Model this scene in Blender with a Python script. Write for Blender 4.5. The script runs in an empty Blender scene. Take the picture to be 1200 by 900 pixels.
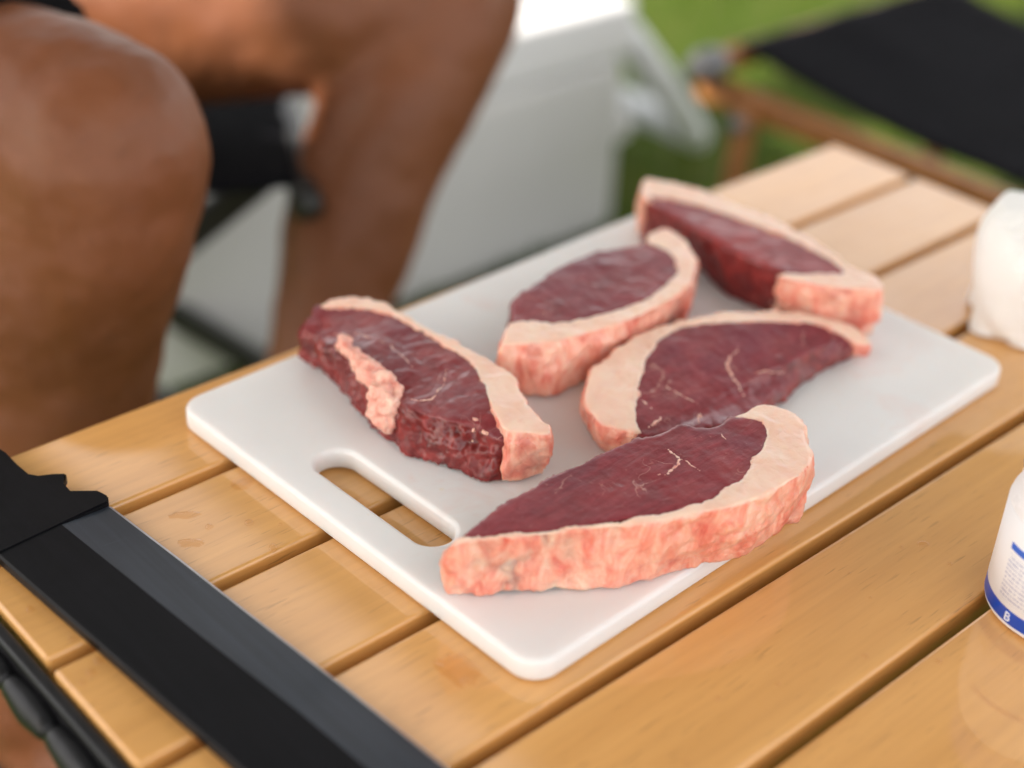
import bpy, bmesh, math, random
from mathutils import Vector, Matrix, noise
from mathutils.bvhtree import BVHTree
from mathutils.geometry import tessellate_polygon
random.seed(7)
R = math.radians
S = bpy.context.scene
COL = S.collection

# ------------------------------------------------------------------ camera
cd = bpy.data.cameras.new('camera')
cam = bpy.data.objects.new('camera', cd); COL.objects.link(cam)
cd.sensor_width = 36.0
cd.lens = 52.98
cd.clip_start = 0.01; cd.clip_end = 500
RIGHT = Vector((0.7427, -0.6679, 0.0479)); UP = Vector((0.3276, 0.4248, 0.8439)); FWD = Vector((0.5840, 0.6111, -0.5344))
cam.matrix_world = Matrix(((RIGHT.x, UP.x, -FWD.x, 0.1655), (RIGHT.y, UP.y, -FWD.y, -0.3031), (RIGHT.z, UP.z, -FWD.z, 0.8414), (0, 0, 0, 1)))
cd.dof.use_dof = True
cd.dof.focus_distance = 0.668
cd.dof.aperture_fstop = 2.7
cd.dof.aperture_blades = 0
S.camera = cam

# ------------------------------------------------------------------ sky, sun, exposure
SUN_EL, SUN_AZ = 36.0, -85.0
w = bpy.data.worlds.new('World'); S.world = w; w.use_nodes = True
nt = w.node_tree; nt.nodes.clear()
sky = nt.nodes.new('ShaderNodeTexSky'); sky.sky_type = 'NISHITA'; sky.sun_disc = False
sky.sun_elevation = R(SUN_EL); sky.sun_rotation = R(SUN_AZ)
sky.dust_density = 8.0; sky.air_density = 1.0; sky.ozone_density = 1.0
bg = nt.nodes.new('ShaderNodeBackground'); bg.inputs['Strength'].default_value = 0.15
wo = nt.nodes.new('ShaderNodeOutputWorld')
# thin bright cloud veil over the whole sky
tc = nt.nodes.new('ShaderNodeTexCoord'); cn = nt.nodes.new('ShaderNodeTexNoise'); cn.inputs['Scale'].default_value = 3.2; cn.inputs['Detail'].default_value = 6
cr = nt.nodes.new('ShaderNodeValToRGB'); cr.color_ramp.elements[0].position = .30; cr.color_ramp.elements[0].color = (.45, .45, .45, 1); cr.color_ramp.elements[1].position = .62; cr.color_ramp.elements[1].color = (.95, .95, .95, 1)
cm = nt.nodes.new('ShaderNodeMixRGB'); cm.inputs[2].default_value = (8.2, 8.0, 7.9, 1)
nt.links.new(tc.outputs['Generated'], cn.inputs['Vector']); nt.links.new(cn.outputs['Fac'], cr.inputs[0]); nt.links.new(cr.outputs[0], cm.inputs[0])
nt.links.new(sky.outputs[0], cm.inputs[1]); nt.links.new(cm.outputs[0], bg.inputs[0]); nt.links.new(bg.outputs[0], wo.inputs[0])
sl = bpy.data.lights.new('sun', 'SUN'); sl.energy = 5.0; sl.angle = R(0.6); sl.color = (1.0, 0.93, 0.82)
sun = bpy.data.objects.new('sun', sl); COL.objects.link(sun)
tosun = Vector((math.sin(R(SUN_AZ)) * math.cos(R(SUN_EL)), math.cos(R(SUN_AZ)) * math.cos(R(SUN_EL)), math.sin(R(SUN_EL))))
sun.rotation_euler = tosun.to_track_quat('Z', 'Y').to_euler(); sun.location = (-3, 3, 4)
S.view_settings.view_transform = 'Standard'; S.view_settings.look = 'None'
S.view_settings.exposure = 1.06;  S.view_settings.gamma = 1.0
S.cycles.use_denoising = True
S.cycles.max_bounces = 10; S.cycles.transmission_bounces = 8; S.cycles.transparent_max_bounces = 8

# ------------------------------------------------------------------ helpers
def link(o, parent=None):
    COL.objects.link(o)
    if parent is not None: o.parent = parent
    return o
def tag(o, label, cat, group=None):
    o['label'] = label; o['category'] = cat
    if group: o['group'] = group
    return o
def empty(name, loc=(0, 0, 0)):
    o = bpy.data.objects.new(name, None); o.location = loc; o.empty_display_size = .05
    return link(o)
def mobj(name, me, mat, parent=None, smooth=True):
    me.name = name
    if mat is not None:
        me.materials.clear(); me.materials.append(mat)
    if smooth: me.polygons.foreach_set('use_smooth', [True] * len(me.polygons))
    if smooth and len(me.polygons) < 130: flatten(me)
    o = bpy.data.objects.new(name, me)
    link(o)
    if parent is not None:
        o.parent = parent
        o.matrix_parent_inverse = Matrix.Translation(-parent.location) if parent.type == 'EMPTY' else Matrix.Identity(4)
    return o
def flatten(me):
    for f in me.polygons: f.use_smooth = max(abs(f.normal.x), abs(f.normal.y), abs(f.normal.z)) < .9995
def bm_me(bm):
    me = bpy.data.meshes.new('m'); bmesh.ops.recalc_face_normals(bm, faces=bm.faces[:]); bm.to_mesh(me); bm.free(); return me
def evalmesh(me, mods):
    o = bpy.data.objects.new('tmp', me); COL.objects.link(o)
    for t, kw in mods:
        m = o.modifiers.new(t, t)
        for k, v in kw.items(): setattr(m, k, v)
    dg = bpy.context.evaluated_depsgraph_get(); dg.update()
    out = bpy.data.meshes.new_from_object(o.evaluated_get(dg))
    bpy.data.objects.remove(o)
    return out
def box(bm, x0, x1, y0, y1, z0, z1):
    vs = [bm.verts.new((x, y, z)) for z in (z0, z1) for y in (y0, y1) for x in (x0, x1)]
    for f in ((0, 2, 3, 1), (4, 5, 7, 6), (0, 1, 5, 4), (2, 6, 7, 3), (0, 4, 6, 2), (1, 3, 7, 5)):
        bm.faces.new([vs[i] for i in f])
def bevelbox(x0, x1, y0, y1, z0, z1, b, seg=2):
    bm = bmesh.new(); box(bm, x0, x1, y0, y1, z0, z1)
    bmesh.ops.bevel(bm, geom=bm.edges[:], offset=b, segments=seg, profile=.5, affect='EDGES')
    return bm
def frame_at(d):
    d = d.normalized(); a = Vector((0, 0, 1)) if abs(d.z) < .9 else Vector((1, 0, 0))
    u = d.cross(a).normalized(); return u, d.cross(u).normalized()
def tube(bm, pts, rad, seg=16, flat=1.0, cap=True, up=None, sub=1):
    """swept tube along pts with one radius (or (ru, rv)) per point, round ends"""
    pts = [Vector(p) for p in pts]
    if not hasattr(rad, '__len__'): rad = [rad] * len(pts)
    if sub > 1:
        P, Q = [], []
        n = len(pts)
        for i in range(n - 1):
            p0, p1, p2, p3 = pts[max(i - 1, 0)], pts[i], pts[i + 1], pts[min(i + 2, n - 1)]
            for k in range(sub):
                t = k / sub
                P.append(.5 * ((2 * p1) + (p2 - p0) * t + (2 * p0 - 5 * p1 + 4 * p2 - p3) * t * t + (3 * p1 - p0 - 3 * p2 + p3) * t ** 3))
                s = t * t * (3 - 2 * t)
                a, b = rad[i], rad[i + 1]
                Q.append(tuple(a[j] * (1 - s) + b[j] * s for j in (0, 1)) if hasattr(a, '__len__') else a * (1 - s) + b * s)
        P.append(pts[-1]); Q.append(rad[-1]); pts, rad = P, Q
    rings = []
    n = len(pts)
    u = None
    def ring(c, u, v, ru, rv):
        return [bm.verts.new(c + u * (ru * math.cos(2 * math.pi * k / seg)) + v * (rv * math.sin(2 * math.pi * k / seg))) for k in range(seg)]
    for i, p in enumerate(pts):
        d = (pts[min(i + 1, n - 1)] - pts[max(i - 1, 0)]).normalized()
        if up is not None:
            v = (Vector(up) - d * d.dot(Vector(up))).normalized(); uu = v.cross(d)
        elif u is None: uu, v = frame_at(d)
        else:
            uu = (u - d * d.dot(u)).normalized(); v = d.cross(uu)
        u = uu
        r = rad[i]; ru, rv = r if hasattr(r, '__len__') else (r, r * flat)
        if cap and i == 0:
            for t in (.15, .6): rings.append(ring(p - d * max(ru, rv) * math.cos(t * math.pi / 2) * .9, u, v, ru * math.sin(t * math.pi / 2), rv * math.sin(t * math.pi / 2)))
        rings.append(ring(p, u, v, ru, rv))
        if cap and i == n - 1:
            for t in (.6, .15): rings.append(ring(p + d * max(ru, rv) * math.cos(t * math.pi / 2) * .9, u, v, ru * math.sin(t * math.pi / 2), rv * math.sin(t * math.pi / 2)))
    for a, b in zip(rings, rings[1:]):
        for k in range(seg): bm.faces.new((a[k], a[(k + 1) % seg], b[(k + 1) % seg], b[k]))
    bm.faces.new(rings[0][::-1]); bm.faces.new(rings[-1])
def ball(bm, c, r, s=(1, 1, 1), rot=None):
    m = Matrix.Translation(c) @ (rot.to_matrix().to_4x4() if rot else Matrix.Identity(4)) @ Matrix.Diagonal((r * s[0], r * s[1], r * s[2], 1))
    bmesh.ops.create_uvsphere(bm, u_segments=18, v_segments=12, radius=1, matrix=m)
def lathe(prof, seg=64):
    bm = bmesh.new(); rings = []
    for r, z in prof:
        rings.append([bm.verts.new((r * math.cos(2 * math.pi * k / seg), r * math.sin(2 * math.pi * k / seg), z)) for k in range(seg)])
    for a, b in zip(rings, rings[1:]):
        for k in range(seg): bm.faces.new((a[k], a[(k + 1) % seg], b[(k + 1) % seg], b[k]))
    bm.faces.new(rings[0][::-1]); bm.faces.new(rings[-1])
    return bm
def fbm(p, s, o=3):
    return noise.fractal(Vector(p) * s, 1.0, 2.0, o)

# ------------------------------------------------------------------ material helper
class M:
    def __init__(s, name, **kw):
        s.m = bpy.data.materials.new(name); s.m.use_nodes = True; s.t = s.m.node_tree
        s.b = s.t.nodes['Principled BSDF']; s.out = s.t.nodes['Material Output']
        for k, v in kw.items(): s.set(k, v)
    def set(s, k, v):
        i = s.b.inputs[k]
        if isinstance(v, bpy.types.NodeSocket): s.t.links.new(v, i)
        else: i.default_value = (*v, 1) if hasattr(v, '__len__') and len(v) == 3 and i.type == 'RGBA' else v
    def n(s, typ, ins=None, **props):
        nd = s.t.nodes.new('ShaderNode' + typ)
        for k, v in props.items(): setattr(nd, k, v)
        for k, v in (ins or {}).items():
            i = nd.inputs[k]
            if isinstance(v, bpy.types.NodeSocket): s.t.links.new(v, i)
            else: i.default_value = (*v, 1) if hasattr(v, '__len__') and len(v) == 3 and i.type == 'RGBA' else v
        return nd
    def coord(s, kind='Object'): return s.n('TexCoord').outputs[kind]
    def map(s, vec, scale=(1, 1, 1), loc=(0, 0, 0), rot=(0, 0, 0)):
        return s.n('Mapping', {'Vector': vec, 'Scale': scale, 'Location': loc, 'Rotation': rot}).outputs[0]
    def noise(s, vec, scale, detail=3, rough=.55, dist=0):
        return s.n('TexNoise', {'Vector': vec, 'Scale': scale, 'Detail': detail, 'Roughness': rough, 'Distortion': dist}).outputs['Fac']
    def ramp(s, fac, stops, interp='LINEAR'):
        nd = s.n('ValToRGB', {'Fac': fac}); cr = nd.color_ramp; cr.interpolation = interp
        while len(cr.elements) < len(stops): cr.elements.new(.5)
        for e, (p, c) in zip(cr.elements, stops):
            e.position = p; e.color = (c, c, c, 1) if not hasattr(c, '__len__') else (*c, 1)
        return nd.outputs[0]
    def mix(s, f, a, b, mode='MIX'):
        nd = s.n('MixRGB', {'Fac': f, 'Color1': a, 'Color2': b}, blend_type=mode); return nd.outputs[0]
    def math(s, op, a, b=0.0, clamp=False):
        return s.n('Math', {0: a, 1: b}, operation=op, use_clamp=clamp).outputs[0]
    def bump(s, h, strength=.3, dist=.001, normal=None):
        ins = {'Height': h, 'Strength': strength, 'Distance': dist}
        if normal is not None: ins['Normal'] = normal
        o = s.n('Bump', ins).outputs[0]; s.set('Normal', o); return o

# ---- wood slats
def wood(name, c_lo, c_hi, flecks=True, rough=.42, coat=1.0, axis='x'):
    m = M(name, Roughness=rough)
    co = m.coord(); rnd = m.n('ObjectInfo').outputs['Random']
    off = m.n('CombineXYZ', {0: m.math('MULTIPLY', rnd, 7.3), 1: m.math('MULTIPLY', rnd, 3.1), 2: 0.0}).outputs[0]
    v = m.n('VectorMath', {0: co, 1: off}, operation='ADD').outputs[0]
    sc = {'x': (2.2, 26, 26), 'y': (26, 2.2, 26), 'z': (26, 26, 2.2)}[axis]
    g1 = m.noise(m.map(v, sc), 1.6, 5, .6, .4)
    sc2 = {'x': (9, 190, 190), 'y': (190, 9, 190), 'z': (190, 190, 9)}[axis]
    g2 = m.noise(m.map(v, sc2), 1.5, 3, .5, .2)
    base = m.ramp(g1, [(.25, c_lo), (.75, c_hi)])
    base = m.mix(m.ramp(g2, [(.42, 0), (.75, .28)]), base, tuple(c * .78 for c in c_lo))
    if flecks:
        f = m.noise(m.map(v, tuple(x * 3.4 if x > 20 else x * 5.5 for x in sc2)), 1.2, 1, .4, .1)
        msk = m.math('MULTIPLY', m.ramp(f, [(.64, 0), (.72, 1)]), m.ramp(m.noise(v, 24, 2), [(.40, 0), (.62, .5)]))
        base = m.mix(msk, base, tuple(c * .42 for c in c_lo))
    tint = m.ramp(rnd, [(0, (.96, .96, .94)), (1, (1.04, 1.03, 1.04))])
    base = m.mix(1.0, base, tint, 'MULTIPLY')
    m.set('Base Color', base)
    m.set('Coat Weight', coat); m.set('Coat Roughness', .06); m.set('Coat IOR', 1.55)
    m.set('Roughness', m.ramp(m.noise(v, 35, 3), [(.3, rough - .05), (.7, rough + .12)]))
    m.bump(m.math('ADD', g2, m.math('MULTIPLY', m.noise(v, 22, 2), .8)), .12, .0006)
    return m.m
WOOD = wood('varnished_beech', (.62, .305, .084), (.77, .405, .128))
WOOD_CHAIR = wood('oiled_teak', (.22, .085, .022), (.34, .14, .04), False, .42, .15, 'x')

# ---- meat, fat
def meat_mat(name, dark, mid, bright, silv=.0):
    m = M(name, Roughness=.34)
    co = m.coord()
    a = m.noise(co, 38, 5, .6, .6)
    b = m.noise(m.map(co, (60, 260, 260), rot=(0, 0, R(25))), 1.2, 4, .6, .5)
    c = m.ramp(a, [(.3, dark), (.55, mid), (.78, bright)])
    c = m.mix(m.ramp(b, [(.45, 0), (.8, .5)]), c, tuple(min(1, x * 1.7 + .02) for x in mid))
    # fine intramuscular threads: thin iso-lines of warped noise, broken up by a second noise
    t1 = m.math('ABSOLUTE', m.math('SUBTRACT', m.noise(co, 34, 3, .5, 1.2), .5))
    t2 = m.math('ABSOLUTE', m.math('SUBTRACT', m.noise(m.map(co, (1, 1, 1), (3, 7, 1)), 70, 2, .5, .8), .5))
    vein = m.math('MAXIMUM', m.math('MULTIPLY', m.ramp(t1, [(.0, 1), (.010, 0)]), m.ramp(m.noise(co, 46, 3), [(.56, 0), (.68, .7)])),
                  m.math('MULTIPLY', m.ramp(t2, [(.0, 1), (.012, 0)]), m.ramp(m.noise(m.map(co, (1, 1, 1), (9, 2, 5)), 60, 3), [(.58, 0), (.70, .5)])))
    spk = m.math('MULTIPLY', m.ramp(m.noise(co, 420, 2), [(.66, 0), (.74, .5)]), m.ramp(m.noise(co, 60, 2), [(.5, 0), (.66, 1)]))
    big = m.noise(m.map(co, (1, 1, 1), (4, 4, 4)), 17, 3, .5, .5)
    c = m.mix(m.ramp(big, [(.48, 0), (.68, .75)]), c, tuple(x * y for x, y in zip(mid, (.72, 1.0, 1.35))))
    c = m.mix(m.math('MAXIMUM', vein, spk), c, (.60, .33, .27))
    if silv:
        c = m.mix(m.ramp(m.noise(co, 28, 3), [(.45, 0), (.65, silv)]), c, (.34, .22, .24))
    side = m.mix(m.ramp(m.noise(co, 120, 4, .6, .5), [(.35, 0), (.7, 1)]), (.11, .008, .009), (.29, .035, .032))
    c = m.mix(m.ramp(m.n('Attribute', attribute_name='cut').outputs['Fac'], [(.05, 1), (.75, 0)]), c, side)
    m.set('Base Color', c)
    m.set('Roughness', m.ramp(m.noise(co, 90, 4), [(.3, .30), (.7, .48)]))
    m.set('Specular IOR Level', .4); m.set('Coat Weight', m.ramp(m.noise(co, 55, 4), [(.40, .05), (.60, .55)])); m.set('Coat Roughness', .11)
    m.set('Subsurface Weight', .25); m.set('Subsurface Radius', (.006, .0015, .0012)); m.set('Subsurface Scale', 1.0)
    h = m.math('ADD', m.math('MULTIPLY', b, .7), m.math('ADD', m.math('MULTIPLY', m.noise(co, 190, 4), .8), m.math('MULTIPLY', vein, .5)))
    m.bump(h, .32, .0011)
    return m.m
MEAT = meat_mat('beef_cut_face', (.14, .013, .021), (.215, .025, .034), (.30, .050, .052), .04)
MEAT_R = meat_mat('beef_deep_red', (.16, .011, .014), (.25, .022, .025), (.36, .055, .05))
MEAT_S = meat_mat('beef_with_silverskin', (.135, .013, .016), (.215, .028, .031), (.30, .064, .058), .26)

def fat_mat():
    m = M('beef_fat', Roughness=.4)
    co = m.coord()
    cut = m.n('Attribute', attribute_name='cut').outputs['Fac']
    n1 = m.noise(co, 60, 4, .6, .5); n2 = m.noise(m.map(co, (1, 1, .45)), 95, 5, .65, .8); n3 = m.noise(co, 26, 3, .5, .4)
    outer = m.ramp(n2, [(.27, (.64, .11, .08)), (.40, (.79, .26, .185)), (.53, (.86, .42, .31)), (.70, (.89, .60, .46))])
    outer = m.mix(m.math('MULTIPLY', m.ramp(n3, [(.50, 0), (.66, .85)]), m.ramp(n1, [(.45, 0), (.65, 1)])), outer, (.50, .075, .06))
    inner = m.ramp(n1, [(.25, (.82, .50, .38)), (.7, (.89, .66, .53))])
    inner = m.mix(m.ramp(m.noise(co, 160, 3), [(.62, 0), (.78, .35)]), inner, (.74, .36, .28))
    c = m.mix(cut, outer, inner)
    m.set('Base Color', c)
    m.set('Roughness', m.ramp(n1, [(.3, .28), (.7, .48)])); m.set('Coat Weight', .25); m.set('Coat Roughness', .2)
    m.set('Subsurface Weight', .55); m.set('Subsurface Radius', (.006, .0028, .0018)); m.set('Subsurface Scale', 1.0)
    vo = m.n('TexVoronoi', {'Vector': m.n('VectorMath', {0: co, 1: m.n('VectorMath', {0: m.n('TexNoise', {'Vector': co, 'Scale': 80, 'Detail': 3}).outputs['Color'], 'Scale': .012}, operation='SCALE').outputs[0]}, operation='ADD').outputs[0], 'Scale': 120}, feature='DISTANCE_TO_EDGE').outputs['Distance']
    m.bump(m.math('ADD', m.math('MULTIPLY', m.noise(co, 210, 4, .6), .8), m.math('MULTIPLY', m.ramp(vo, [(0, 0), (.12, 1)]), m.math('SUBTRACT', .55, m.math('MULTIPLY', cut, .4)))), .40, .0011)
    return m.m
FAT = fat_mat()
def seam_mat():
    m = M('fat_seam', Roughness=.42)
    co = m.coord(); n1 = m.noise(co, 140, 4, .6)
    m.set('Base Color', m.ramp(n1, [(.3, (.70, .22, .17)), (.5, (.82, .42, .33)), (.75, (.88, .60, .48))]))
    m.set('Subsurface Weight', .3); m.set('Subsurface Radius', (.004, .002, .0015)); m.set('Subsurface Scale', 1.0)
    m.bump(m.noise(co, 260, 3), .4, .001)
    return m.m
SEAM = seam_mat()

# ---- plastics, metals, fabrics
def board_mat():
    m = M('white_polyethylene', Roughness=.42)
    co = m.coord()
    sc = m.noise(m.map(co, (30, 700, 1), rot=(0, 0, R(35))), 1.0, 3, .5, .3)
    st = m.math('MULTIPLY', m.ramp(m.noise(co, 120, 2), [(.70, 0), (.78, .35)]), m.ramp(m.noise(co, 22, 2), [(.5, 0), (.6, 1)]))
    c = m.ramp(m.noise(co, 11, 4), [(.3, (.74, .73, .725)), (.7, (.80, .79, .785))])
    c = m.mix(st, c, (.74, .60, .38))
    jc = m.math('MULTIPLY', m.ramp(m.noise(co, 30, 4, .6, .8), [(.56, 0), (.70, .30)]), m.ramp(m.noise(m.map(co, (1, 1, 1), (5, 3, 0)), 9, 2), [(.45, 0), (.6, 1)]))
    c = m.mix(jc, c, (.74, .52, .48))
    m.set('Base Color', c)
    m.set('Subsurface Weight', .8); m.set('Subsurface Radius', (.011, .009, .0085)); m.set('Subsurface Scale', 1.0)
    m.set('Roughness', m.ramp(m.noise(co, 60, 3), [(.3, .36), (.7, .5)]))
    m.bump(m.math('ADD', sc, m.math('MULTIPLY', m.noise(co, 900, 2), .5)), .05, .0005)
    return m.m
BOARD = board_mat()
def plain(name, col, rough=.5, var=.12, scale=30, metal=0, bump=.0, bscale=300, spec=.5):
    m = M(name, Roughness=rough, Metallic=metal)
    m.set('Specular IOR Level', spec)
    co = m.coord(); n = m.noise(co, scale, 4)
    m.set('Base Color', m.ramp(n, [(.3, tuple(c * (1 - var) for c in col)), (.7, tuple(min(1, c * (1 + var)) for c in col))]))
    m.set('Roughness', m.ramp(m.noise(co, scale * 2.3, 3), [(.3, max(0, rough - .06)), (.7, min(1, rough + .08))]))
    if bump: m.bump(m.noise(co, bscale, 3), bump, .0008)
    return m.m
def steel(name, col, rough, spec):
    m = M(name); m.set('Specular IOR Level', spec); co = m.coord()
    n = m.noise(m.map(co, (420, 14, 60), rot=(0, 0, R(4))), 1, 4, .6); n2 = m.noise(co, 24, 5, .65, .6)
    scr = m.math('MULTIPLY', m.ramp(m.noise(m.map(co, (30, 900, 60), rot=(0, 0, R(38))), 1, 2, .5), [(.68, 0), (.74, 1)]), m.ramp(m.noise(co, 30, 2), [(.5, 0), (.62, .5)]))
    c = m.ramp(n, [(.3, tuple(x * .75 for x in col)), (.7, tuple(x * 1.3 for x in col))])
    c = m.mix(scr, c, tuple(x * 3 + .01 for x in col))
    m.set('Base Color', c)
    m.set('Roughness', m.math('ADD', m.ramp(n2, [(.3, rough - .08), (.7, rough + .12)]), m.math('MULTIPLY', n, .05)))
    m.bump(m.math('ADD', n, m.math('MULTIPLY', n2, .5)), .06, .0006); return m.m
BLADE = steel('black_coated_steel', (.004, .004, .0055), .40, .16)
BEVEL = steel('sky_tinted_black_steel', (.022, .027, .038), .32, .6)  # same black blade; bluish lighter base holds the sky reflection on the bevel
EDGE = plain('bare_steel_edge', (.34, .34, .35), .35, .1, 80, .8)
GRIP = plain('black_rubber_grip', (.008, .008, .009), .5, .2, 80, 0, .15, 900)
BLACKP = plain('black_plastic', (.010, .010, .012), .38, .2, 50, 0, .05, 600, .35)
BLACKM = plain('black_painted_metal', (.02, .02, .02), .4)
COOLER = plain('shade_greyed_cooler_plastic', (.60, .60, .60), .42, .03, 8, 0, .03, 400)  # white plastic greyed so the colour carries the shade on the front
COOLER_L = plain('white_cooler_lid_plastic', (.78, .78, .80), .38, .03, 8, 0, .03, 400)
HANDLE = plain('pale_grey_plastic', (.78, .80, .84), .45, .04, 20)
BOTTLE = plain('white_bottle_plastic', (.80, .80, .82), .3, .02, 20)
CAPBLUE = plain('blue_cap_plastic', (.02, .07, .42), .35, .05, 20)
INK = plain('white_ink', (.78, .80, .85), .5, .02, 20)
CAPM = plain('dull_metal_cap', (.16, .16, .17), .4, .2, 50, .6)
CHROME = plain('worn_steel', (.45, .45, .47), .3, .1, 50, 1.0)
def fabric(name, col, sc=900):
    m = M(name, Roughness=.85); co = m.coord()
    wv = m.math('MULTIPLY', m.n('TexWave', {'Vector': co, 'Scale': sc}, bands_direction='X').outputs['Fac'], m.n('TexWave', {'Vector': co, 'Scale': sc}, bands_direction='Y').outputs['Fac'])
    m.set('Base Color', m.ramp(m.noise(co, 14, 4), [(.3, tuple(c * .8 for c in col)), (.7, tuple(c * 1.2 for c in col))]))
    m.set('Specular IOR Level', .06); m.bump(m.math('ADD', wv, m.math('MULTIPLY', m.noise(co, 20, 3), 2)), .25, .001)
    return m.m
CANVAS = fabric('black_canvas', (.005, .005, .007))
SHORTS = fabric('black_shorts_cloth', (.008, .008, .009))
SHIRT = fabric('grey_shirt_cloth', (.20, .20, .19))

def skin_mat():
    m = M('brown_skin', Roughness=.42); m.set('Specular IOR Level', .32); co = m.coord()
    n1 = m.noise(co, 9, 4, .6, .4); n2 = m.noise(co, 42, 5, .65)
    c = m.ramp(n1, [(.28, (.160, .053, .021)), (.5, (.188, .065, .027)), (.72, (.225, .083, .037))])
    c = m.mix(m.ramp(n2, [(.45, 0), (.7, .25)]), c, (.25, .10, .062))
    c = m.mix(m.ramp(m.noise(co, 230, 3), [(.58, 0), (.75, .4)]), c, (.13, .05, .03))
    m.set('Base Color', c); m.set('Subsurface Weight', .15); m.set('Subsurface Radius', (.008, .003, .0015)); m.set('Subsurface Scale', 1.0)
    m.set('Roughness', m.ramp(n2, [(.3, .42), (.7, .58)]))
    vo = m.n('TexVoronoi', {'Vector': co, 'Scale': 420}, feature='DISTANCE_TO_EDGE').outputs['Distance']
    m.bump(m.math('ADD', m.math('MULTIPLY', vo, .6), m.noise(co, 160, 4)), .22, .0010)
    return m.m
SKIN = skin_mat()
def paper_mat():
    m = M('white_crumpled_paper', Roughness=.6); co = m.coord()
    m.set('Base Color', m.ramp(m.noise(co, 25, 4), [(.3, (.80, .79, .77)), (.7, (.87, .86, .84))]))
    m.set('Subsurface Weight', .1); m.set('Subsurface Radius', (.004, .004, .003))
    m.bump(m.noise(co, 120, 4, .6, .6), .3, .0015); return m.m
PAPER = paper_mat()
def water_mat():
    m = M('water_film')
    tr = m.n('BsdfTransparent', {'Color': (.96, .91, .84)}); gl = m.n('BsdfGlossy', {'Color': (1, 1, 1), 'Roughness': .03})
    fr = m.n('Fresnel', {'IOR': 1.333}); ff = m.math('MULTIPLY', fr.outputs[0], m.math('SUBTRACT', 1.0, m.n('NewGeometry').outputs['Backfacing']))
    mx = m.n('MixShader', {0: ff, 1: tr.outputs[0], 2: gl.outputs[0]})
    m.t.links.new(mx.outputs[0], m.out.inputs[0]); return m.m
WATER = water_mat()
def tarp_mat():
    m = M('olive_canopy_cloth', Roughness=.8); m.set('Base Color', (.16, .155, .14))
    tr = m.n('BsdfTranslucent', {'Color': (.40, .37, .32)})
    mx = m.n('MixShader', {0: .05, 1: m.b.outputs[0], 2: tr.outputs[0]})
    m.t.links.new(mx.outputs[0], m.out.inputs[0]); return m.m
TARP = tarp_mat()
def ground_mat():
    m = M('lawn_soil', Roughness=.9); m.set('Specular IOR Level', .1); co = m.coord()
    n = m.noise(co, 3.0, 5, .6); n2 = m.noise(co, 40, 4, .65)
    c = m.ramp(n, [(.3, (.040, .080, .007)), (.7, (.08, .115, .013))])
    c = m.mix(m.ramp(n2, [(.4, 0), (.75, .6)]), c, (.10, .075, .03))
    m.set('Base Color', c); m.bump(n2, .6, .02); return m.m
GROUND = ground_mat()
def grass_mat():
    m = M('grass_blade', Roughness=.6); m.set('Specular IOR Level', .15); at = m.n('Attribute', attribute_name='tint').outputs['Fac']
    c = m.ramp(at, [(0, (.030, .085, .004)), (.6, (.066, .125, .007)), (1, (.14, .145, .02))])
    m.set('Base Color', c)
    tr = m.n('BsdfTranslucent', {'Color': c}); mx = m.n('MixShader', {0: .35, 1: m.b.outputs[0], 2: tr.outputs[0]})
    m.t.links.new(mx.outputs[0], m.out.inputs[0]); return m.m
GRASS = grass_mat()
def label_mat():
    m = M('printed_label', Roughness=.32)
    co = m.coord(); sp = m.n('SeparateXYZ', {0: co}); z = sp.outputs[2]
    ang = m.math('ARCTAN2', sp.outputs[1], sp.outputs[0])           # -pi..pi
    u = m.math('MULTIPLY', ang, .0327)
    def between(v, a, b): return m.math('MULTIPLY', m.math('GREATER_THAN', v, a), m.math('LESS_THAN', v, b))
    band = between(z, .0040, .0108)
    # printed matter occupies angles 152..320 deg  (mapped to 0..360)
    a2 = m.math('MODULO', m.math('ADD', ang, 2 * math.pi), 2 * math.pi)
    inang = between(a2, R(152), R(330))
    head = m.math('MULTIPLY', between(z, .0378, .0412), between(a2, R(151), R(300)))
    row = m.math('LESS_THAN', m.math('FRACT', m.math('DIVIDE', z, .0021)), .52)
    gv = m.n('CombineXYZ', {0: u, 1: m.math('FLOOR', m.math('DIVIDE', z, .0021)), 2: 0.0}).outputs[0]
    ch = m.ramp(m.noise(m.map(gv, (1900, 7.3, 1)), 1, 2, .7), [(.42, 0), (.52, 1)])
    txt = m.math('MULTIPLY', m.math('MULTIPLY', row, inang), m.math('MULTIPLY', between(z, .0135, .0360), ch))
    c = m.mix(m.math('MULTIPLY', txt, .55), (.80, .81, .84), (.12, .17, .42))
    c = m.mix(head, c, (.03, .12, .55)); c = m.mix(band, c, (.008, .085, .58))
    m.set('Base Color', c); return m.m
LABEL = label_mat()

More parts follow.
